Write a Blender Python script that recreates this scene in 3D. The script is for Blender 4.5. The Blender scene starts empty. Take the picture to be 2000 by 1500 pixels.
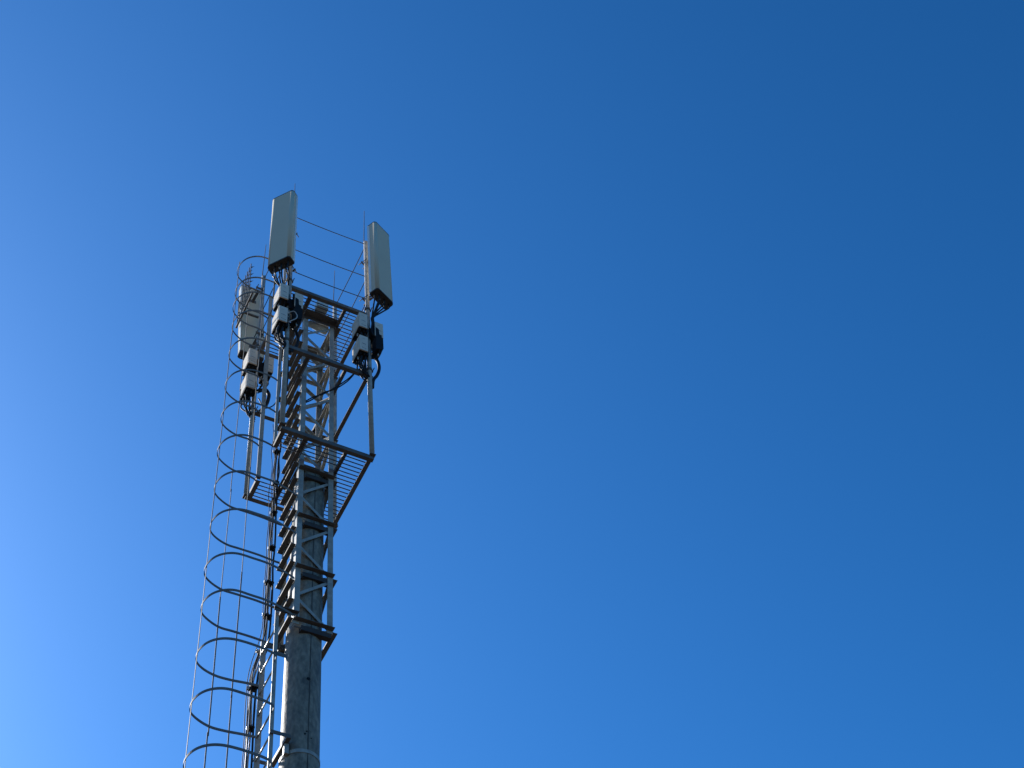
import bpy, math, random
from mathutils import Vector, Matrix
R = math.radians
random.seed(7)
scene = bpy.context.scene
col = scene.collection

# ------------------------------------------------------------------ camera
# survey frame: mast axis at x = y = 0, ground at z = 0 (GZ lifts survey heights)
GZ = 14.57
cam_d = bpy.data.cameras.new("camera")
cam_o = bpy.data.objects.new("camera", cam_d)
col.objects.link(cam_o)
cam_d.sensor_fit = 'HORIZONTAL'
cam_d.sensor_width = 36.0
cam_d.lens = 54.0
cam_d.clip_start = 0.05
cam_d.clip_end = 5000
yaw, pitch, roll = 0.964852, 0.973425, -0.166675
fw = Vector((math.cos(pitch)*math.cos(yaw), math.cos(pitch)*math.sin(yaw), math.sin(pitch)))
r0 = Vector((math.sin(yaw), -math.cos(yaw), 0))
u0 = r0.cross(fw)
rt = math.cos(roll)*r0 + math.sin(roll)*u0
up = rt.cross(fw)
M4 = Matrix((rt, up, -fw)).transposed().to_4x4()
M4.translation = Vector((-4.66865, -11.89333, -12.9688 + GZ))
cam_o.matrix_world = M4
scene.camera = cam_o

# ------------------------------------------------------------------ sky, sun, exposure
SUN_AZ, SUN_EL = R(112), R(36)
world = bpy.data.worlds.new("World")
scene.world = world
world.use_nodes = True
wn, wl = world.node_tree.nodes, world.node_tree.links
wn.clear()
sky = wn.new('ShaderNodeTexSky')
sky.sky_type = 'NISHITA'
sky.sun_disc = False
sky.sun_elevation = SUN_EL
sky.sun_rotation = R(90) - SUN_AZ
sky.altitude = 300
sky.air_density = 1.0
sky.dust_density = 0.9
sky.ozone_density = 9.0
bg = wn.new('ShaderNodeBackground')
bg.inputs['Strength'].default_value = 0.058
# camera-like colour response of the whole sky (contrast and saturation)
gam = wn.new('ShaderNodeGamma'); gam.inputs['Gamma'].default_value = 1.46
hsv = wn.new('ShaderNodeHueSaturation'); hsv.inputs['Saturation'].default_value = 1.055; hsv.inputs['Hue'].default_value = 0.488
out = wn.new('ShaderNodeOutputWorld')
wl.new(sky.outputs[0], gam.inputs['Color']); wl.new(gam.outputs[0], hsv.inputs['Color']); wl.new(hsv.outputs[0], bg.inputs['Color'])
wl.new(bg.outputs[0], out.inputs['Surface'])

sun_d = bpy.data.lights.new("sun", 'SUN')
sun_d.energy = 5.0
sun_d.angle = R(0.53)
sun_d.color = (1.0, 0.965, 0.9)
sun_o = bpy.data.objects.new("sun", sun_d)
col.objects.link(sun_o)
sdir = Vector((math.cos(SUN_EL)*math.cos(SUN_AZ), math.cos(SUN_EL)*math.sin(SUN_AZ), math.sin(SUN_EL)))
sun_o.rotation_euler = sdir.to_track_quat('Z', 'Y').to_euler()
sun_o.location = (0, 0, 60)

scene.view_settings.view_transform = 'Standard'
scene.view_settings.look = 'None'
scene.view_settings.exposure = 0.82
scene.view_settings.gamma = 1.0

# ------------------------------------------------------------------ materials
def mat(name, base, rough=0.5, metal=0.0, var=0.15, scale=8.0, bump=0.0, dirt=None, dscale=3.0, stretch=None, spec=None):
    m = bpy.data.materials.new(name)
    m.use_nodes = True
    n, l = m.node_tree.nodes, m.node_tree.links
    b = n['Principled BSDF']
    b.inputs['Roughness'].default_value = rough
    b.inputs['Metallic'].default_value = metal
    if spec is not None:
        b.inputs['Specular IOR Level'].default_value = spec
    tc = n.new('ShaderNodeTexCoord')
    mp = n.new('ShaderNodeMapping')
    if stretch: mp.inputs['Scale'].default_value = stretch
    l.new(tc.outputs['Object'], mp.inputs['Vector'])
    nz = n.new('ShaderNodeTexNoise')
    nz.inputs['Scale'].default_value = scale
    nz.inputs['Detail'].default_value = 6
    l.new(mp.outputs[0], nz.inputs['Vector'])
    mx = n.new('ShaderNodeMix'); mx.data_type = 'RGBA'
    lo = [c*(1-var) for c in base] + [1]; hi = [min(1, c*(1+var)) for c in base] + [1]
    mx.inputs[6].default_value = lo; mx.inputs[7].default_value = hi
    cr = n.new('ShaderNodeMapRange')
    cr.inputs[1].default_value = 0.3; cr.inputs[2].default_value = 0.7
    l.new(nz.outputs[0], cr.inputs[0]); l.new(cr.outputs[0], mx.inputs[0])
    last = mx.outputs[2]
    if dirt:
        n2 = n.new('ShaderNodeTexNoise'); n2.inputs['Scale'].default_value = dscale
        n2.inputs['Detail'].default_value = 8; n2.inputs['Roughness'].default_value = 0.7
        l.new(mp.outputs[0], n2.inputs['Vector'])
        c2 = n.new('ShaderNodeMapRange'); c2.inputs[1].default_value = 0.48; c2.inputs[2].default_value = 0.72
        l.new(n2.outputs[0], c2.inputs[0])
        m2 = n.new('ShaderNodeMix'); m2.data_type = 'RGBA'
        m2.inputs[7].default_value = list(dirt) + [1]
        l.new(c2.outputs[0], m2.inputs[0]); l.new(last, m2.inputs[6]); last = m2.outputs[2]
    l.new(last, b.inputs['Base Color'])
    if bump:
        bp = n.new('ShaderNodeBump'); bp.inputs['Strength'].default_value = bump; bp.inputs['Distance'].default_value = 0.01
        l.new(nz.outputs[0], bp.inputs['Height']); l.new(bp.outputs[0], b.inputs['Normal'])
    return m

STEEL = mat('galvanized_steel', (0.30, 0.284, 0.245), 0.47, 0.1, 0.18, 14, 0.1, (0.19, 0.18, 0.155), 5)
STEEL_DARK = mat('shaded_steel', (0.105, 0.093, 0.082), 0.65, 0.1, 0.2, 10, 0.1, (0.07, 0.058, 0.05), 4)  # darker copy of the steel, shade of the undersides put into its colour
CAGE = mat('cage_steel', (0.13, 0.126, 0.118), 0.75, 0.0, 0.12, 10, spec=0.3)
RADOME = mat('radome_plastic', (0.52, 0.455, 0.34), 0.8, 0.0, 0.03, 3, 0.0, (0.47, 0.412, 0.31), 1.2, (1, 1, .4), spec=0.2)
RIM = mat('radome_rim', (0.60, 0.63, 0.62), 0.45, 0.0, 0.05, 4)
CAPM = mat('end_cap_plastic', (0.03, 0.025, 0.023), 0.6, 0.0, 0.2, 20)
HOUSE = mat('radio_housing_paint', (0.58, 0.505, 0.42), 0.8, 0.0, 0.03, 5, 0.0, (0.51, 0.445, 0.37), 3, spec=0.1)
BLACK = mat('black_fins', (0.009, 0.009, 0.010), 0.75, 0.0, 0.3, 20, spec=0.2)
RUBBER = mat('cable_rubber', (0.010, 0.010, 0.011), 0.65, 0.0, 0.3, 20, spec=0.25)
GREYCABLE = mat('grey_cable_jacket', (0.16, 0.16, 0.165), 0.45, 0.0, 0.2, 15)
PALECABLE = mat('pale_cable_jacket', (0.5, 0.47, 0.44), 0.5, 0.0, 0.1, 15)
METAL = mat('bright_metal', (0.5, 0.49, 0.46), 0.45, 0.6, 0.1, 10)
INK = mat('dark_label_ink', (0.06, 0.065, 0.09), 0.6, 0.0, 0.3, 60)
ROPE = mat('steel_rope', (0.04, 0.042, 0.045), 0.6, 0.2, 0.2, 30)
PALE = mat('pale_enclosure', (0.42, 0.46, 0.43), 0.5, 0.0, 0.06, 6, 0, (0.32, 0.33, 0.3), 8)
CONC = mat('spun_concrete', (0.18, 0.153, 0.112), 0.62, 0.0, 0.4, 22, 0.5, (0.05, 0.043, 0.034), 3.4, (1, 1, .5), spec=0.5)
CLAMP = mat('shaded_clamp_steel', (0.035, 0.03, 0.028), 0.7, 0.0, 0.2, 12)  # near-black: the shadow below the frame bars is put into the colour
SEAM = mat('seam_concrete', (0.05, 0.046, 0.04), 0.9, 0.0, 0.25, 12, 0.3)
SOIL = mat('dry_soil', (0.035, 0.028, 0.023), 0.95, 0.0, 0.3, 0.4, 0.3, (0.022, 0.025, 0.014), 0.15)

# ------------------------------------------------------------------ helpers
V = Vector
class MB:
    def __init__(s): s.v = []; s.f = []; s.sm = []
    def add(s, vs, fs, smooth=False):
        o = len(s.v); s.v += [V(x) for x in vs]
        s.f += [tuple(i+o for i in f) for f in fs]; s.sm += [smooth]*len(fs)
        return s
    def box(s, c0, c1):
        x0, y0, z0 = c0; x1, y1, z1 = c1
        return s.add([(x0,y0,z0),(x1,y0,z0),(x1,y1,z0),(x0,y1,z0),(x0,y0,z1),(x1,y0,z1),(x1,y1,z1),(x0,y1,z1)],
                     [(3,2,1,0),(4,5,6,7),(0,1,5,4),(1,2,6,5),(2,3,7,6),(3,0,4,7)])
    def beam(s, p, q, u, w, h, ou=0.0, ov=0.0):
        """rectangular bar p->q; w across u, h across v = dir x u; ou / ov shift its axis"""
        p, q = V(p), V(q); d = (q-p).normalized(); u = V(u); u = (u - d*u.dot(d)).normalized(); v = d.cross(u)
        a = [];
        for e in (p, q):
            for su, sv in ((-1,-1),(1,-1),(1,1),(-1,1)):
                a.append(e + u*(ou+su*w/2) + v*(ov+sv*h/2))
        return s.add(a, [(3,2,1,0),(4,5,6,7),(0,1,5,4),(1,2,6,5),(2,3,7,6),(3,0,4,7)])
    def angle(s, p, q, u, v, a=0.07, t=0.008, a2=None):
        """L section with its corner on p->q, flanges running a along u and along v"""
        p, q, u, v = V(p), V(q), V(u).normalized(), V(v).normalized()
        c = a2 or a; pr = [(0,0),(a,0),(a,t),(t,t),(t,c),(0,c)]
        vs = [e + u*x + v*y for e in (p, q) for x, y in pr]
        fs = [(0,1,2,3),(0,3,4,5),(6,9,8,7),(6,11,10,9)]
        for i in range(6):
            j = (i+1) % 6
            fs.append((i, i+6, j+6, j))
        return s.add(vs, fs)
    def tube(s, path, r, n=8, caps=True):
        path = [V(p) for p in path]; m = len(path); vs = []; ref = None
        for i, p in enumerate(path):
            t = (path[min(i+1, m-1)] - path[max(i-1, 0)]).normalized()
            if ref is None:
                ref = t.orthogonal().normalized()
            ref = (ref - t*ref.dot(t)); ref = ref.normalized() if ref.length > 1e-6 else t.orthogonal().normalized()
            b = t.cross(ref)
            rr = r[i] if isinstance(r, (list, tuple)) else r
            vs += [p + (ref*math.cos(2*math.pi*k/n) + b*math.sin(2*math.pi*k/n))*rr for k in range(n)]
        fs = [(i*n+k, i*n+(k+1) % n, (i+1)*n+(k+1) % n, (i+1)*n+k) for i in range(m-1) for k in range(n)]
        s.add(vs, fs, True)
        if caps:
            o = len(s.v) - len(vs)
            s.f += [tuple(o+k for k in reversed(range(n))), tuple(o+(m-1)*n+k for k in range(n))]; s.sm += [False, False]
        return s
    def flatbar(s, path, h, t):
        """flat bar standing on edge, swept along a path"""
        path = [V(p) for p in path]; m = len(path); vs = []
        for i, p in enumerate(path):
            d = path[min(i+1, m-1)] - path[max(i-1, 0)]; d.z = 0; d.normalize()
            nn = V((d.y, -d.x, 0))
            for a, b in ((-1,-1),(1,-1),(1,1),(-1,1)):
                vs.append(p + nn*a*t/2 + V((0,0,b*h/2)))
        fs = [(3,2,1,0), tuple((m-1)*4+k for k in range(4))]
        for i in range(m-1):
            for k in range(4):
                fs.append((i*4+k, i*4+(k+1) % 4, (i+1)*4+(k+1) % 4, (i+1)*4+k))
        return s.add(vs, fs)
    def prism(s, poly, z0, z1, smooth=False, ztop=None):
        n = len(poly)
        vs = [(x, y, z0) for x, y in poly] + [(x, y, z1) for x, y in poly]
        s.add(vs, [(k, (k+1) % n, n+(k+1) % n, n+k) for k in range(n)], smooth)
        o = len(s.v) - 2*n
        s.f += [tuple(o+k for k in reversed(range(n))), tuple(o+n+k for k in range(n))]; s.sm += [False, False]
        return s
    def build(s, name, m, parent=None, lift=True):
        off = V((0, 0, GZ)) if lift else V((0, 0, 0))
        if parent is not None:
            off = off - world_loc(parent)
        me = bpy.data.meshes.new(name)
        me.from_pydata([tuple(p+off) for p in s.v], [], s.f)
        me.polygons.foreach_set('use_smooth', s.sm)
        me.materials.append(m); me.update()
        o = bpy.data.objects.new(name, me); col.objects.link(o)
        if parent is not None: o.parent = parent
        return o
    def build_thing(s, name, m, base, label, cat, group=None):
        """a thing made of a single mesh, its origin at base (survey coordinates)"""
        b = V(base)
        s.v = [p-b for p in s.v]
        o = s.build(name, m, None, lift=False)
        o.location = b + V((0, 0, GZ))
        tag(o, label, cat, group)
        return o
def world_loc(o):
    l = V((0, 0, 0))
    while o is not None:
        l += V(o.location); o = o.parent
    return l
def tag(o, label=None, cat=None, group=None, kind=None):
    if label: o['label'] = label
    if cat: o['category'] = cat
    if group: o['group'] = group
    if kind: o['kind'] = kind
    return o
def thing(name, loc, label, cat, group=None, lift=True):
    o = bpy.data.objects.new(name, None); col.objects.link(o)
    o.empty_display_size = 0.1
    o.location = V(loc) + (V((0, 0, GZ)) if lift else V((0, 0, 0)))
    return tag(o, label, cat, group)
def copy_tree(o, parent=None):
    c = o.copy(); col.objects.link(c); c.parent = parent
    for ch in list(o.children): copy_tree(ch, c)
    return c
def spline(pts, n=8):
    P = [V(p) for p in pts]; P = [P[0]*2-P[1]] + P + [P[-1]*2-P[-2]]; o = []
    for i in range(1, len(P)-2):
        a, b, c, d = P[i-1:i+3]
        for k in range(n):
            t = k/n
            o.append(0.5*((2*b) + (c-a)*t + (2*a-5*b+4*c-d)*t*t + (3*b-a-3*c+d)*t**3))
    o.append(P[-2]); return o
X, Y, Z = V((1,0,0)), V((0,1,0)), V((0,0,1))

m = 0.25            # mast half width
S = 0.652           # platform half width
ZL, ZM, ZT = 3.92, 5.95, 7.66
FR = [0.69, 1.65, 2.65, 3.66]          # braced frames around the concrete pole
TOP = 7.62

# ------------------------------------------------------------------ ground
g = MB(); N = 24; L = 1500
for i in range(N+1):
    for j in range(N+1):
        fx = (i/N*2-1); fy = (j/N*2-1)
        x, y = L*fx*abs(fx)**1.5, L*fy*abs(fy)**1.5
        g.v.append(V((x, y, 0 if math.hypot(x, y) < 30 else 0.4*math.sin(x*.03)*math.cos(y*.027)-.2)))
for i in range(N):
    for j in range(N):
        a = i*(N+1)+j; g.f.append((a, a+N+1, a+N+2, a+1)); g.sm.append(True)
tag(g.build('ground', SOIL, None, lift=False), kind='structure')

# ------------------------------------------------------------------ concrete pole
pole = thing('concrete_pole', (0, 0, -GZ), 'round grey spun concrete pole with dark lengthwise seam inside the steel lattice', 'pole')
b = MB(); n = 64
zs = [-GZ] + [-GZ + (GZ+3.79)*k/24 for k in range(1, 25)]
rad = lambda z: 0.2085 + (3.79-z)*0.0018
lean = lambda z: -0.0055*(3.79-z)      # the pole leans a touch
vs = []
for z in zs:
    r = rad(z)
    vs += [(lean(z)+r*math.cos(2*math.pi*k/n), r*math.sin(2*math.pi*k/n), z) for k in range(n)]
b.add(vs, [(i*n+k, i*n+(k+1) % n, (i+1)*n+(k+1) % n, (i+1)*n+k) for i in range(len(zs)-1) for k in range(n)], True)
b.f.append(tuple((len(zs)-1)*n+k for k in range(n))); b.sm.append(False)
b.build('shaft', CONC, pole)
# lengthwise mould seam (a shallow rib with uneven edges) and lifting holes
sa = R(272)
b = MB(); rnd = random.Random(3)
pr = []
for k in range(160):
    z = -GZ + 0.02 + (GZ+3.75)*k/159
    w = 0.011 + rnd.uniform(-.005, .006) + (0.006 if rnd.random() < .12 else 0)
    r = rad(z)+0.0035; da = w/r; jit = rnd.uniform(-.008, .008)
    pr.append((z, r, sa-da/2+jit, sa+da/2+jit))
vs = []
for z, r, a0, a1 in pr:
    for a, rr in ((a0, r-.012), (a0+.005, r), (a1-.005, r), (a1, r-.012)):
        vs.append((lean(z)+rr*math.cos(a), rr*math.sin(a), z))
b.add(vs, [(i*4+k, i*4+k+1, (i+1)*4+k+1, (i+1)*4+k) for i in range(159) for k in range(3)])
b.build('seam', SEAM, pole)
for z, a, rr in ((-.17, 268, .024), (-1.02, 262, .012), (-.98, 267, .010), (-1.06, 282, .008)):
    a = R(a); r = rad(z); d = V((math.cos(a), math.sin(a), 0)); p = d*r + V((lean(z), 0, z))
    MB().tube([p-d*.02, p+d*.003], rr, 10).build('hole', BLACK, pole)

# ------------------------------------------------------------------ lattice mast
mast = thing('lattice_mast', (0, 0, FR[0]), 'square grey galvanized steel lattice mast rising out of the top of the concrete pole', 'mast')
for sx in (-1, 1):
    for sy in (-1, 1):
        b = MB().angle((sx*m, sy*m, FR[0]-.05), (sx*m, sy*m, TOP), (-sx, 0, 0), (0, -sy, 0), 0.072, 0.008)
        lg = b.build('leg', STEEL, mast)
# horizontal frames: an angle on each face, flange outward
for z in FR:
    e = .004
    for p, q, o in (((-m-e, -m-.003, z), (m+e, -m-.003, z), (0,-1,0)), ((-m-e, m+.003, z), (m+e, m+.003, z), (0,1,0)),
                    ((m+.003, -m+.01, z-.009), (m+.003, m-.01, z-.009), (1,0,0))):
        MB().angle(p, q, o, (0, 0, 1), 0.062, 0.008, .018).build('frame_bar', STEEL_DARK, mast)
    # clamp channels bolted against the pole below each frame
    b = MB(); z1 = z-.035
    b.box((-.15, -.243, z1-.045), (.235, -.17, z1-.034)); b.box((-.15, -.243, z1-.033), (.235, -.235, z1-.004)); b.box((-.15, -.180, z1-.033), (.235, -.172, z1+.02))
    b.v = [V((p.x, p.y, p.z if p.z > z1-.02 else p.z-.035)) for p in b.v]
    b.build('clamp_channel', CLAMP, mast)
    b = MB(); b.box((-.2, .235, z1-.045), (.2, .243, z1)); b.box((-.2, .19, z1-.008), (.2, .234, z1-.001))
    b.build('clamp_channel', STEEL_DARK, mast)
    for yy in (-.228, .228):
        MB().tube([(-.235, yy, z1-.045), (.235, yy, z1-.045)], .011, 6).build('tie_rod', STEEL_DARK, mast)
MB().box((-m+.012, -m+.012, 3.795), (m-.012, m-.012, 3.815)).build('base_plate', STEEL_DARK, mast)
# head frame
for p, q, o in (((-m-.02, -m-.004, TOP+.03), (m+.02, -m-.004, TOP+.03), (0,-1,0)), ((-m-.02, m+.004, TOP+.03), (m+.02, m+.004, TOP+.03), (0,1,0)),
                ((m+.004, -m+.01, TOP+.02), (m+.004, m-.01, TOP+.02), (1,0,0)), ((-m-.004, -m+.01, TOP+.02), (-m-.004, m-.01, TOP+.02), (-1,0,0))):
    MB().angle(p, q, o, (0, 0, -1), 0.11, 0.008).build('head_beam', STEEL_DARK, mast)
# K bracing
lv = FR + [4.65, 5.65, 6.63, 7.6]
for i in range(len(lv)-1):
    z0, z1 = lv[i]+.03, lv[i+1]-.06
    zm = (lv[i]+lv[i+1])/2
    for za, zb in ((zm-.04, z0), (zm+.04, z1)):
        faces = [((-m+.05, -m+.010, za), (m-.04, -m+.010, zb), (0,-1,0)),      # front
                 ((m-.05, m-.010, za), (-m+.04, m-.010, zb), (0,1,0)),         # rear
                 ((m-.010, m-.05, za), (m-.010, -m+.04, zb), (1,0,0))]         # right
        for p, q, o in faces:
            p, q, o = V(p), V(q), V(o); d = (q-p).normalized(); side = d.cross(o)
            if side.z > 0: side = -side
            MB().angle(p, q, side, -o, 0.042, 0.006).build('brace', STEEL, mast)
    if i >= 3:
        for p, q, o in (((-m+.04, m-.01, z1+.02), (m-.04, m-.01, z1+.02), (0,-1,0)), ((m-.01, -m+.04, z1+.02), (m-.01, m-.04, z1+.02), (-1,0,0))):
            MB().angle(p, q, o, (0,0,-1), 0.045, 0.006).build('strut', STEEL, mast)
# climbing steps on the left face
z = 0.72
while z < 7.5:
    MB().angle((-m-.066, -m+.005, z), (-m-.066, m-.005, z), (1,0,0), (0,0,1), 0.064, 0.008, .024).build('step', STEEL_DARK, mast); z += 0.34

# ------------------------------------------------------------------ platforms
def platform(name, z, label, grate, gap, cat):
    t = thing(name, (0, 0, z), label, cat)
    hgt = .075
    def edge(p, q, o, nm='edge_beam'):
        p, q, o = V(p), V(q), V(o)
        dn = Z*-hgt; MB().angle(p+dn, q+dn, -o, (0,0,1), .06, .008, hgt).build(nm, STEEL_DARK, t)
    edge((-S-.02, -S, z), (S+.02, -S, z), (0,-1,0))
    edge((-S-.03, S, z), (S+.03, S, z), (0,1,0))
    edge((S, -S+.009, z-.002), (S, S-.009, z-.002), (1,0,0))
    if gap:
        edge((-S, -S+.009, z-.002), (-S, -.32, z-.002), (-1,0,0))
        edge((-S, .28, z-.002), (-S, S-.009, z-.002), (-1,0,0))
    for sx in (-1, 1):
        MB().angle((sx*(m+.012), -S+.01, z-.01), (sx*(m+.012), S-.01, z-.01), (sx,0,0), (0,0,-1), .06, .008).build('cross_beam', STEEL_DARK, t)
    if grate:
        b = MB(); zz = z-.02
        k = 19
        for i in range(1, k+1):
            y = -S + 2*S*i/(k+1)
            b.tube([(-S+.01 if (y < -.31 or y > .29) else m+.03, y, zz), (S-.01, y, zz)], .0085, 6)
        b.build('grating', STEEL_DARK, t)
    return t
lp = platform('service_platform', ZL, 'lower square steel platform with rod grating floor around the mast base above the pole top', True, True, 'platform')
mf = platform('support_frame', ZM, 'open square steel frame without a floor half way between the two gratings', False, False, 'frame')
tp = platform('service_platform', ZT, 'upper square steel platform with rod grating floor below the panel antennas', True, True, 'platform')

# ------------------------------------------------------------------ corner pipes
def corner_pipe(x, y, label, tilt):
    t = thing('mounting_pipe', (x, y, ZL), label, 'pipe', 'corner pipes of the platforms')
    MB().tube([(x, y, ZL-.002), (x, y, 9.97)], .0355, 16).build('tube', STEEL, t)
    MB().tube([(x+.02*tilt, y+.02, 9.85), (x+.022*tilt, y+.02, 9.98), (x+.005*tilt, y+.005, 11.12)], [.010, .008, .0045], 6).build('lightning_rod', STEEL_DARK, t)
    for z in (ZM+.08, ZT+.1):
        b = MB()
        b.tube([(x, y, z-.03), (x, y, z+.03)], .043, 14)
        b.box((x-.055, y-.012, z-.02), (x+.055, y+.012, z+.02))
        for sx in (-.047, .047):
            b.tube([(x+sx, y-.07, z), (x+sx, y+.07, z)], .007, 6)
        b.build('clamp', STEEL_DARK, t)
    b = MB().box((x-.042, y-.042, ZL-.012), (x+.042, y+.042, ZL-.003))
    b.build('foot_plate', STEEL_DARK, t)
corner_pipe(-S-.008, -S, 'grey steel pipe at the nearest platform corner, behind the left front antenna', 1)
corner_pipe(S-.008, -S, 'grey steel pipe at the right platform corner with its foot standing clear against the sky', -1)
corner_pipe(-S-.008, S, 'grey steel pipe at the left rear platform corner, carrying the antenna seen from behind', -1)
corner_pipe(S-.008, S, 'grey steel pipe at the far platform corner, the only one without an antenna', -1)

# posts either side of the climbing opening
for y, lab in ((-.325, 'slim steel post on the near side of the climbing opening in the platform edge'), (.285, 'slim steel post on the far side of the climbing opening beside the rear pipe')):
    t = thing('guard_post', (-S, y, ZL), lab, 'post', 'posts beside the climbing opening')
    sy = 1 if y > 0 else -1
    MB().angle((-S-.002, y, ZL+.013), (-S-.002, y, 8.78), (1,0,0), (0,sy,0), .045 if y < 0 else .06, .006, .018).build('upright', STEEL, t)
    MB().box((-S-.01, y-.03, ZL+.003), (-S+.06, y+.03, ZL+.012)).build('foot_plate', STEEL_DARK, t)

# ------------------------------------------------------------------ guard wires
wires = []
CP = {'near': (-S, -S), 'right': (S, -S), 'rear left': (-S, S), 'far': (S, S)}
side = {('near','right'): 'front', ('right','far'): 'right hand', ('rear left','far'): 'rear', ('near','rear left'): 'left hand'}
for (a, c), nm in side.items():
    for z, hn in ((9.9, 'topmost'), (8.8, 'middle'), (8.09, 'lowest')):
        if nm == 'rear' and z > 9: continue
        p, q = V((*CP[a], z)), V((*CP[c], z))
        pts = [p.lerp(q, k/10) - Z*0.02*math.sin(math.pi*k/10) for k in range(11)]
        MB().tube(pts, .007, 6).build_thing('guard_wire', ROPE, p, f'{hn} thin dark guard wire strung along the {nm} side between corner pipes', 'wire', 'guard wires between corner pipes')

# ------------------------------------------------------------------ panel antennas
def rrect(w, d, r, n=5, front_bulge=0.0):
    """rounded rectangle: x across the width, -y is the front"""
    pts = []
    for cx, cy, a0 in ((w/2-r, -d/2+r, -90), (w/2-r, d/2-r, 0), (-w/2+r, d/2-r, 90), (-w/2+r, -d/2+r, 180)):
        for k in range(n+1):
            a = R(a0 + 90*k/n); pts.append((cx+r*math.cos(a), cy+r*math.sin(a)))
    return pts
def antenna(cx, cy, z0, L_, w, d, az, label, pipe, nconn=6, tilt=0.0):
    t = thing('panel_antenna', (cx, cy, z0), label, 'antenna', 'panel antennas')
    loc = []
    def B(): return MB()
    def fin(b, nm, mt, par=None):
        o = b.build(nm, mt, None, lift=False); o.parent = par or t; return o
    # radome: soft corners at the front, squarer back
    pts = []
    r1, r2 = .05, .02
    for px, py, a0, r in ((w/2, -d/2, -90, r1), (w/2, d/2, 0, r2), (-w/2, d/2, 90, r2), (-w/2, -d/2, 180, r1)):
        sx, sy = (1 if px > 0 else -1), (1 if py > 0 else -1)
        c = (px-sx*r, py-sy*r)
        for k in range(7):
            a = R(a0+90*k/6); pts.append((c[0]+r*math.cos(a), c[1]+r*math.sin(a)))
    b = MB(); b.prism(pts, .012, L_-.012, False)
    for i in range(len(pts)): b.sm[i] = (i % 7 != 6)
    fin(b, 'radome', RADOME)
    # bright back tray edges
    for sx in (-1, 1):
        b = MB(); b.box((sx*(w/2-.004), d/2-.05, .03), (sx*(w/2+.004), d/2-.004, L_-.03)); fin(b, 'edge_rail', RIM)
    sc = [(x*1.012, y*1.02) for x, y in pts]
    b = MB(); b.prism(sc, L_-.016, L_+.002); fin(b, 'top_cap', CAPM if False else STEEL_DARK)
    b = MB(); b.prism(sc, -.006, .02); cap = fin(b, 'bottom_cap', CAPM)
    b = MB(); b.prism([(x*.84, y*.78) for x, y in pts], -.010, -.0065); fin(b, 'port_plate', CAPM, cap)
    for k in range(nconn):
        x = -w*.36 + w*.72*k/(nconn-1); y = -.02 if k % 2 else .025
        b = MB(); b.tube([(x, y, -.011), (x, y, -.03)], .016, 10); b.tube([(x, y, -.03), (x, y, -.075)], .011, 10)
        fin(b, 'connector', METAL if k == 2 else BLACK, cap)
    # rotate everything with the root: -y front -> azimuth
    t.rotation_euler = (0, tilt, R(az+90))
    # brackets to the pipe (world frame)
    px_, py_ = pipe
    for dz in (.22, L_*.62 if L_ > 2.1 else L_*.8):
        br = MB(); z = z0+dz
        nrm = V((math.cos(R(az)), math.sin(R(az)), 0)); tn = V((-nrm.y, nrm.x, 0))
        pb = V((px_, py_, z)); back = V((cx, cy, z)) - nrm*(d/2-.004)
        for o in (-.035, .035):
            br.beam(back+Z*o, pb+Z*o, tn, .028, .008)
        br.beam(back - tn*.06, back + tn*.06, Z, .085, .012)
        for o in (-.05, .05):
            br.tube([pb+tn*o-nrm*.12, pb+tn*o+nrm*.06], .007, 6)
        br.beam(pb-nrm*.05-tn*.065, pb-nrm*.05+tn*.065, Z, .05, .012)
        rot = Matrix.Rotation(-R(az+90), 4, 'Z'); base = V((cx, cy, z0))
        br.v = [rot @ (p-base) for p in br.v]
        o = br.build('bracket', STEEL_DARK, None, lift=False); o.parent = t
    return t
antenna(-.862, -.768, 7.92, 2.26, .405, .16, 218, 'left front panel antenna, a tall grey slab rising highest above the platform', (-.66, -.652))
antenna(.795, -.858, 7.88, 2.24, .395, .175, 295.3, 'right hand panel antenna, a tall grey slab turned to the right', (.644, -.652))
antenna(-.675, .955, 7.85, 2.0, .405, .15, 92, 'rear panel antenna seen from behind through the ladder cage hoops', (-.66, .652), tilt=.045)

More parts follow.
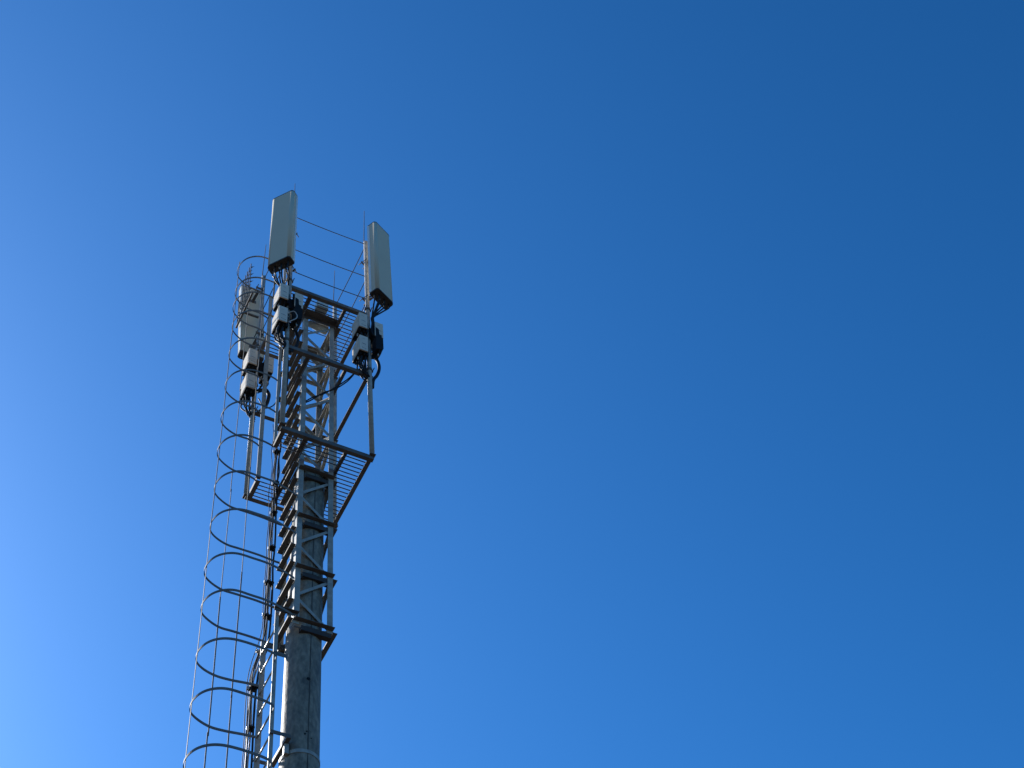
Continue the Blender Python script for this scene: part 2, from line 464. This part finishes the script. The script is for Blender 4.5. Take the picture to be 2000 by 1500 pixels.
# ------------------------------------------------------------------ radio units
def radio_proto(fs):
    """narrow face towards -y, fins on the side fs; origin at bottom centre"""
    w, d, h = .135, .27, .39
    t = bpy.data.objects.new('radio_unit', None); col.objects.link(t); t.empty_display_size = .1
    def fin(b, nm, mt, par=t):
        o = b.build(nm, mt, None, lift=False); o.parent = par; return o
    a0, a1 = (-w/2, w/2-.05) if fs > 0 else (-w/2+.05, w/2)
    b = MB(); b.prism([(x+(a0+a1)/2, y) for x, y in rrect(a1-a0, d, .008, 3)], .012, h)
    fin(b, 'housing', HOUSE)
    xo = -fs*(w/2)
    for z0, z1 in ((.03, .185), (.195, h-.015)):
        c = MB().box((min(xo, xo-fs*.005), -d/2+.018, z0), (max(xo, xo-fs*.005), d/2-.02, z1)); fin(c, 'side_cover', HOUSE)
    hd = MB(); hd.tube(spline([(-.03, -d/2+.03, h), (-.028, -d/2+.03, h+.03), (.028, -d/2+.03, h+.03), (.03, -d/2+.03, h)], 4), .005, 6); fin(hd, 'handle', BLACK)
    # front cover, full width, slightly proud
    b = MB(); b.prism([(x, y-d/2-.006) for x, y in rrect(w, .018, .004, 2)], .0, h+.004)
    cov = fin(b, 'front_cover', HOUSE)
    ink = MB(); rr = random.Random(5)
    for zz, nn in ((.17, 4), (.055, 4), (.31, 3)):
        x = -.03
        for k in range(nn):
            ww = rr.uniform(.008, .016); hh = rr.uniform(.005, .014)
            if nn == 3: hh = .004
            ink.box((x, -d/2-.0165, zz - .18*x), (x+ww, -d/2-.0145, zz - .18*x + hh)); x += ww + .005
    fin(ink, 'printed_mark', INK, cov)
    b = MB(); k = 0
    f0, f1 = (a1+.001, w/2) if fs > 0 else (-w/2, a0-.001)
    b.box((f0, -d/2+.004, .018), (f0+.008, d/2-.004, h-.01)) if fs > 0 else b.box((f1-.008, -d/2+.004, .018), (f1, d/2-.004, h-.01))
    y = -d/2+.006
    while y < d/2-.005:
        b.box((f0, y, .02), (f1, y+.005, h-.012)); y += .0135
    fin(b, 'heat_sink', BLACK)
    b = MB(); b.box((-w/2+.003, -d/2+.005, 0.0), (w/2-.003, d/2-.003, .0115)); base = fin(b, 'base_panel', BLACK)
    for k in range(6):
        x = (-.03, .03)[k % 2]; yy = -.095 + .19*(k//2)/2
        b = MB(); b.tube([(x, yy, -.001), (x, yy, -.022)], .014, 10); b.tube([(x, yy, -.022), (x, yy, -.06)], .0105, 8)
        fin(b, 'connector', METAL if k in (2, 5) else BLACK, base)
    b = MB(); xx = fs*(w/2+.001)
    b.box((min(xx, xx+fs*.05), -.05, .06), (max(xx, xx+fs*.05), .05, h-.06)); fin(b, 'mount_bracket', BLACK)
    return t
PR = {1: radio_proto(1), -1: radio_proto(-1)}
used = {1: False, -1: False}
def place_radio(x, y, z, fs, label):
    if used[fs]: o = copy_tree(PR[fs])
    else: o = PR[fs]; used[fs] = True
    o.location = (x, y, z+GZ); tag(o, label, 'radio unit', 'radio units on the corner pipes')
PA, PB, PD = (-.66, -.652), (.644, -.652), (-.66, .652)
for (px_, py_), nm, dz in ((PA, 'under the left front antenna', 0), (PB, 'under the right hand antenna', .005), (PD, 'under the rear antenna', 0)):
    yo = py_ - .15 + .135
    if nm.endswith('rear antenna'): yo = .46+.135
    rear = nm.endswith('rear antenna'); xs = -.025 if nm.startswith('under the right') else 0
    place_radio(px_-.13+xs, yo, 6.905+dz, 1, f'upper of the two stacked grey radio boxes {nm}')
    place_radio(px_-.13+xs, yo, 6.25+dz, 1, f'lower of the two stacked grey radio boxes {nm}')
    place_radio(px_+(.155 if rear else .105), yo+.05 if rear else yo, 6.93 if rear else 6.79+dz, -1, f'single grey radio box on the right of the pipe {nm}')
# black finned units below the single boxes of the two front clusters
def black_unit(px_, py_, label):
    x0 = px_+.045; y0 = py_-.17
    t = thing('power_unit', (x0+.06, y0+.08, 6.40), label, 'power unit', 'black units on the front pipes')
    # slanted top: the case is cut back towards the pipe
    b = MB(); d = .16; w = .092
    pr = [(0, 6.42), (w, 6.46), (w, 6.84), (.06, 6.86), (.05, 7.0), (0, 7.03)]
    n_ = len(pr); vs = [(x0+x, y0, z) for x, z in pr] + [(x0+x, y0+d, z) for x, z in pr]
    b.add(vs, [tuple(range(n_)), tuple(2*n_-1-k for k in range(n_))] + [(k, k+n_, (k+1) % n_+n_, (k+1) % n_) for k in range(n_)])
    b.build('case', BLACK, t)
    b = MB(); y = y0+.012
    b.box((x0+w, y0+.004, 6.50), (x0+w+.006, y0+d-.004, 6.84))
    while y < y0+d-.01:
        b.box((x0+w+.005, y, 6.50), (x0+w+.032, y+.006, 6.84)); y += .017
    b.build('heat_sink', BLACK, t)
    for k in range(3):
        yy = y0+.03+.045*k
        MB().tube([(x0+.06, yy, 6.44), (x0+.06, yy, 6.36)], .012, 8).build('connector', METAL if k == 1 else BLACK, t)
black_unit(*PA, 'black finned box hanging right of the left front pipe below the grey radio')
black_unit(*PB, 'black finned box hanging right of the right front pipe below the grey radio')

# ------------------------------------------------------------------ cables
def cable(pts, r, mt, label, group, name='cable', cat='cable', n=8, sides=7):
    P = spline(pts, n)
    return MB().tube(P, r, sides).build_thing(name, mt, P[-1], label, cat, group)
def conn_pos(cx, cy, w, az, k, n=6):
    x = -w*.36 + w*.72*k/(n-1); y = -.02 if k % 2 else .025
    a = R(az+90); return V((cx + x*math.cos(a) - y*math.sin(a), cy + x*math.sin(a) + y*math.cos(a), 0))
rc = random.Random(11)
for k in range(6):
    c = conn_pos(-.862, -.768, .405, 218, k); j = rc.uniform(-.02, .02)
    e = V((-.80+.015*k, -.70+.02*(k % 3), 7.24)) if k < 4 else V((-.70, -.72+.02*(k % 2), 7.25))
    mid = V(((c.x*.62+e.x*.38) - (.03 if k < 4 else 0), c.y*.6+e.y*.4-.06, 7.50+j))
    cable([c+Z*7.85, c+Z*7.74, c.lerp(V((mid.x, mid.y, 0)), .5)+Z*(7.64+j), mid - Z*.03, e+Z*.10, e], .0115, RUBBER,
          'thin black jumper cable hanging from the base of the left front panel antenna', 'jumpers under the left front antenna', 'jumper_cable')
for k in range(6):
    c = conn_pos(.795, -.858, .395, 295.3, k); o = V((.012*(k % 3)-.012, .014*(k // 3), 0))
    b0 = V((.690, -.735, 7.40)) + o
    cable([c+Z*7.83, c+Z*7.76, c.lerp(V((b0.x, b0.y, 0)), .45)+Z*7.63, b0+Z*.06, b0-Z*.12, V((.668, -.75, 7.03))+o, V((.67, -.765, 6.90))+o,
           V((.715, -.79, 6.82))+o*1.5, V((.76, -.80, 6.66))+o*1.5, V((.77, -.77, 6.46))+o*1.5, V((.74, -.7, 6.34))+o], .0125, RUBBER,
          'black jumper cable fanning down from the base of the right hand panel antenna', 'jumpers under the right hand antenna', 'jumper_cable')
for k in range(4):
    o = V((.014*(k % 2), .014*(k // 2), 0))
    cable([V((-.612, -.73, 7.26))+o, V((-.612, -.76, 7.05))+o, V((-.60, -.79, 6.88))+o, V((-.56, -.80, 6.74))+o*1.5, V((-.52, -.79, 6.58))+o*1.5, V((-.53, -.74, 6.42))+o, V((-.58, -.7, 6.3))+o],
          .0135, RUBBER, 'black cable curling past the left front pipe between the radio boxes', 'cables beside the left front pipe', 'jumper_cable')
for k in range(4):
    c = conn_pos(-.675, .955, .405, 92, k); o = V((.015*k, 0, 0))
    cable([c+Z*7.78, c+Z*7.7, V((-.66, .84, 7.56))+o, V((-.70, .78, 7.40))+o, V((-.72, .74, 7.28))+o], .0115, RUBBER,
          'thin black jumper cable hanging below the rear panel antenna', 'jumpers under the rear antenna', 'jumper_cable')
# thick corrugated loops
cable([(.66, -.62, 6.42), (.72, -.66, 6.41), (.775, -.66, 6.36), (.80, -.66, 6.24), (.79, -.66, 6.09), (.75, -.66, 5.93), (.70, -.655, 5.80), (.685, -.65, 5.6)], .026, RUBBER,
      'thick black cable loop bulging out to the right below the right hand radios', 'thick cable loops below the radios', 'cable_loop')
cable([(-.63, -.60, 6.50), (-.56, -.62, 6.50), (-.51, -.62, 6.41), (-.475, -.62, 6.25), (-.49, -.62, 6.06), (-.535, -.62, 5.92), (-.60, -.63, 5.80)], .026, RUBBER,
      'thick black cable loop to the right of the left front pipe below its radios', 'thick cable loops below the radios', 'cable_loop')
cable([(-.60, .62, 6.50), (-.55, .62, 6.55), (-.49, .62, 6.58), (-.445, .62, 6.5), (-.45, .62, 6.35), (-.48, .62, 6.18), (-.54, .62, 6.02), (-.6, .63, 5.92)], .030, RUBBER,
      'thick black cable loop beside the rear corner pipe inside the cage', 'thick cable loops below the radios', 'cable_loop')
cable([(-.735, -.81, 6.50), (-.65, -.86, 6.54), (-.60, -.86, 6.485), (-.592, -.86, 6.43), (-.605, -.86, 6.37), (-.65, -.86, 6.30), (-.71, -.83, 6.25)], .0065, PALECABLE,
      'thin pale wire bent in a loop over black cables on the front pipe', None, 'wire_loop', 'wire')
# tails under every radio
def tails(px_, py_, lab, grp, seed):
    rr = random.Random(seed)
    for z, xo, dn in ((6.905, -.13, .2), (6.25, -.13, .36), (6.83, .13, .3)):
        for k in range(4 if z > 6.5 else 6):
            x = px_+xo+(-.03, .03)[k % 2]; y = py_-.02+(-.07, .08, .01)[k//2]
            cable([(x, y, z-.05), (x+rr.uniform(-.02, .02), y, z-.05-dn*.45), (x*.5+px_*.5+rr.uniform(-.03, .03), py_-.02+rr.uniform(-.05, .05), z-.05-dn*rr.uniform(.8, 1.05)), (px_+rr.choice((-.045, .045)), py_+.01, z-.05-dn*rr.uniform(.6, 1.3))],
                  rr.choice((.009, .012, .015)), GREYCABLE if (k == 3 and xo < 0) else RUBBER, lab, grp, 'radio_cable', 'cable', 6, 6)
tails(*PA, 'short black cable drooping from a radio box on the left front pipe', 'radio cables on the left front pipe', 1)
tails(*PB, 'short black cable drooping from a radio box on the right front pipe', 'radio cables on the right front pipe', 2)
tails(*PD, 'short black cable drooping from a radio box on the rear left pipe', 'radio cables on the rear left pipe', 3)
# runs from the clusters to the trunk
for k in range(2):
    cable([(.60, -.60, 6.2), (.50, -.54, 6.10), (.43, -.50, 5.98-.03*k), (.34, -.50, 5.80-.05*k), (.18, -.48, 5.55-.04*k), (.03, -.40, 5.40+.03*k), (-.12, -.32, 5.32-.05*k), (-.24, -.1, 5.30), (-.32, .26, 5.2)], .010, RUBBER,
          'thin black cable slung from the right hand radios across to the mast', 'cables slung to the mast', 'slung_cable')
for k in range(2):
    cable([(.46+.05*k, -.62, 6.2), (.47+.05*k, -.62, 5.98), (.53+.03*k, -.63, 5.80+.05*k), (.61, -.635, 5.74+.06*k), (.64, -.60, 5.8)], .010, RUBBER,
          'thin black cable drooping in a bow under the frame corner at the right pipe', 'bows of cable at the right pipe', 'slung_cable')
for k in range(2):
    cable([(-.62, -.60, 5.9-.1*k), (-.53, -.42, 5.6-.1*k), (-.44, -.1, 5.38), (-.38, .2, 5.2+.1*k), (-.36, .32, 4.9)], .010, RUBBER,
          'thin black cable slung from the left front radios back to the mast', 'cables slung to the mast', 'slung_cable')
cable([(-.60, .62, 6.3), (-.52, .56, 6.02), (-.43, .46, 5.98), (-.37, .4, 6.1)], .009, RUBBER, 'thin black cable crossing from the rear radios to the feeder bundle', 'cables slung to the mast', 'slung_cable')
# feeder bundle down the mast and ladder
rf = random.Random(21)
for k in range(8):
    dx, dy = (-.085, -.045, -.015, .012, -.03, .03, .0, -.055)[k], (.0, -.035, .02, -.03, .045, .02, .05, .015)[k]
    r = (.005, .008, .006, .012, .009, .008, .010, .006)[k]
    top = 6.9 if k % 2 else 5.4
    pts = []
    z = top
    while z > -12.2:
        wob = .008 if z < 3.5 else .018
        bx, by = (-.335, .37)
        if z < 1.1:
            f = min(1, (1.1-z)/1.1); f = f*f*(3-2*f); bx, by = -.335-.165*f, .37-.09*f
        pts.append((bx+dx+rf.uniform(-wob, wob), by+dy+rf.uniform(-wob, wob), z)); z -= .33
    mt = (RUBBER, RUBBER, GREYCABLE, RUBBER, GREYCABLE, RUBBER, PALECABLE, RUBBER)[k]
    cable(pts, r, mt, 'long feeder cable strapped in the bundle running down the mast and ladder' , 'feeder cables down the mast', 'feeder_cable', 'cable', 3, 6)
rhg = random.Random(31)
def hanger(x, y, z, label):
    t = thing('cable_hanger', (x, y, z), label, 'cable clamp', 'hangers on the feeder bundle')
    a, b_, c = rhg.uniform(.7, 1.1), rhg.uniform(-.02, .02), rhg.uniform(.5, 1)
    MB().box((x-.055*a, y-.035+b_, z-.016), (x+.035*a, y+.045+b_, z+.012)).build('block', BLACK, t)
    MB().add([(x-.082*a, y-.010, z-.045*c), (x-.060*a, y-.014, z-.03*c), (x-.058*a, y+.012, z-.03), (x-.084*a, y+.010, z-.04),
              (x-.086*a, y-.010, z+.012), (x-.058*a, y-.012, z+.018*c), (x-.060*a, y+.012, z+.016), (x-.082*a, y+.012, z+.01)],
             [(3,2,1,0),(4,5,6,7),(0,1,5,4),(1,2,6,5),(2,3,7,6),(3,0,4,7)]).build('plate', METAL, t)
    MB().tube([(x-.02, y-.06+b_, z), (x-.02, y+.07+b_, z)], .006, 6).build('bolt', STEEL_DARK, t)
zz = 6.75
while zz > -12:
    f = min(1, max(0, (1.1-zz)/1.1)); f = f*f*(3-2*f)
    hanger(-.335-.165*f, .37-.09*f, zz, 'black block with a bright steel plate clamping the feeder cables together'); zz -= rhg.uniform(.58, .74)

# ------------------------------------------------------------------ ladder below the mast
lad = thing('access_ladder', (-.469, 0, -12.2), 'narrow steel ladder standing off the concrete pole below the lattice mast', 'ladder')
MB().angle((-.469, -.211, -12.2), (-.469, -.211, .80), (1,0,0), (0,-1,0), .05, .006, .014).build('rail', STEEL, lad)
MB().angle((-.469, .211, -12.2), (-.469, .211, .70), (1,0,0), (0,1,0), .065, .006, .018).build('rail', STEEL, lad)
z = .50
while z > -12:
    MB().tube([(-.452, -.21, z), (-.452, .21, z)], .0115, 8).build('rung', STEEL, lad); z -= .335
def offs(z, both=True):
    b = MB().angle((-.47, -.25, z), (-.16, -.25, z), (0,1,0), (0,0,-1), .045, .006); b.build('bracket', STEEL_DARK, lad)
b = MB().angle((-.50, -.262, .795), (-.2, -.262, .795), (0,-1,0), (0,0,-1), .05, .006); b.build('bracket', STEEL_DARK, lad)
MB().beam((-.46, -.225, .08), (-.305, -.225, .08), Z, .06, .008).build('bracket', STEEL_DARK, lad)
b = MB().beam((-.46, .235, .66), (-.16, .175, .66), Z, .085, .008); b.build('bracket', STEEL_DARK, lad)
for zb in (-1.14, -5.3, -9.5):
    arm = MB().beam((-.47, -.238, zb), (-.245, -.238, zb), Z, .05, .008)
    arm.beam((-.47, .245, zb), (-.245, .245, zb), Z, .05, .008)
    arm.beam((-.25, -.245, zb-.005), (-.25, .25, zb-.005), X, .05, .05)
    a = arm.build('bracket', STEEL_DARK, lad)
    r = rad(zb-.13)+.004; pts = [(lean(zb-.13)+r*math.cos(R(d)), r*math.sin(R(d)), zb-.13) for d in range(0, 361, 6)]
    MB().flatbar(pts, .05, .006).build('strap', STEEL, a)
    b = MB().box((-.262, -.16, zb-.17), (-.215, -.10, zb-.035)); b.build('lug', STEEL, a)
z = -.05
while z > -12:
    MB().add([(-.466, .212, z), (-.40, .212, z), (-.466, .212, z-.10), (-.466, .222, z), (-.40, .222, z), (-.466, .222, z-.10)],
             [(0,1,2),(5,4,3),(0,3,4,1),(1,4,5,2),(2,5,3,0)]).build('hanger_tab', STEEL_DARK, lad); z -= .67

# ------------------------------------------------------------------ cage
cage = thing('safety_cage', (-.8, 0, -10.5), 'tall ladder safety cage of round steel hoops joined by thin upright strips', 'ladder cage')
arc = [(-.83, -.372), (-1.03, -.368), (-1.17, -.308), (-1.265, -.20), (-1.305, -.05), (-1.275, .085), (-1.17, .172), (-1.0, .232), (-.82, .235)]
hz = [8.72, 8.05, 7.59, 7.05, 6.28, 5.43, 4.64, 3.83, 3.04, 2.27, 1.41, .75, -.05, -.84, -1.64]
z = -2.4
while z > -10.3: hz.append(z); z -= .8
rh = random.Random(4)
for z in hz:
    if z > 3.8: a, c = [(-.655, -.335), (-.70, -.352)], [(-.70, .262), (-.655, .285)]
    elif z > .4: a, c = [(-.262, -.262), (-.33, -.29), (-.6, -.36)], [(-.56, .24), (-.33, .262), (-.262, .262)]
    else: a, c = [(-.455, -.226), (-.457, -.29), (-.49, -.325), (-.6, -.352)], [(-.6, .212), (-.475, .205)]
    if z > 8.5: a, c = [(-.80, -.372)], [(-.80, .25)]
    dx = rh.uniform(-.012, .012); dzz = rh.uniform(-.01, .01)
    pts = [(x + (dx if x < -.75 else 0), y, z + (dzz if x < -1.0 else 0)) for x, y in a+arc+c]
    MB().flatbar(spline(pts, 5), .035, .007).build('hoop', CAGE, cage)
for x, y, w, yaw_, z1, z0 in ((-1.300, -.045, .017, 0, 8.84, -10.4), (-1.004, .243, .016, 1, 8.2, -10.4), (-.768, .242, .016, 1, 8.84, -10.4)):
    # strips are lengths joined end to end, slightly bowed
    ends = [z1]
    while ends[-1] > z0: ends.append(max(z0, ends[-1]-rh.uniform(2.0, 2.6)))
    b = MB(); xo = x
    for i in range(len(ends)-1):
        o = rh.uniform(-.006, .006)
        p, q = V((x+o, y, ends[i]+.05)), V((x-o, y, ends[i+1]))
        hi_ = q.z > .9
        b.beam(p, q, (Y if yaw_ == 0 else X) if not hi_ else (X if yaw_ == 0 else Y), w if not hi_ else .010, .006 if not hi_ else .009)
    b.build('upright_strip', CAGE, cage)
MB().beam((-.80, -.368, 8.84), (-.80, -.345, 7.6), X, .024, .006).build('upright_strip', CAGE, cage)

# ------------------------------------------------------------------ barbed rods beside the rear antenna
sp = thing('barbed_rod_row', (-.95, .24, 8.63), 'row of seven thin upright rods with small barbs beside the rear antenna', 'rod rack')
MB().beam((-.95, .24, 8.63), (-.95, .98, 8.63), X, .03, .03).build('base_bar', STEEL_DARK, sp)
MB().beam((-.935, .66, 8.63), (-.69, .655, 8.63), Y, .03, .03).build('arm', STEEL_DARK, sp)
for k in range(7):
    y = .44+.083*k; yt = y+.05; zt = 9.95
    rd = MB().tube([(-.95, y, 8.61), (-.95, yt, zt)], .0085, 6).build('rod', STEEL_DARK, sp)
    for i in range(5):
        f = .14+.19*i; p = V((-.95, y, 8.61)).lerp(V((-.95, yt, zt)), f)
        MB().add([p+V((0,0,-.035)), p+V((.055,-.02,.05)), p+V((0,0,.03)), p+V((.012,-.02,-.02))], [(0,1,2),(0,3,1),(1,3,2),(0,2,3)]).build('barb', STEEL_DARK, rd)


# ------------------------------------------------------------------ enclosure and splice closure on the mast head
t = thing('equipment_box', (-.03, -.42, 7.68), 'small pale greenish equipment box sitting on the upper grating at the mast head', 'box')
MB().prism([(x-.03, y-.405) for x, y in rrect(.19, .13, .02, 3)], 7.685, 7.82).build('case', PALE, t)
rr = random.Random(9)
for k in range(7):
    x = -.15+.042*k; y = -.325+rr.uniform(-.012, .012)
    MB().box((x, y, 7.672), (x+rr.uniform(.02, .035), y+rr.uniform(.03, .05), 7.70+rr.uniform(.01, .04))).build('cable_gland', BLACK if k % 3 else STEEL, t)
b = MB(); n = 10
prof = [(-.13, .03), (-.11, .055), (.02, .065), (.14, .075), (.19, .07), (.205, .04)]
b.tube([(x-.02, -.15, 7.61-(x+.13)*.10) for x, r in prof], [r for x, r in prof], 14)
sc_ = thing('splice_closure', (.04, -.12, 7.5), 'pale grey rounded cable closure slung under the mast head beam', 'cable closure')
b.build('body', PALE, sc_)
MB().tube([(.205, -.12, 7.50), (.24, -.13, 7.46), (.245, -.2, 7.40), (.225, -.24, 7.30)], .009, 6).build('cable_tail', RUBBER, sc_)
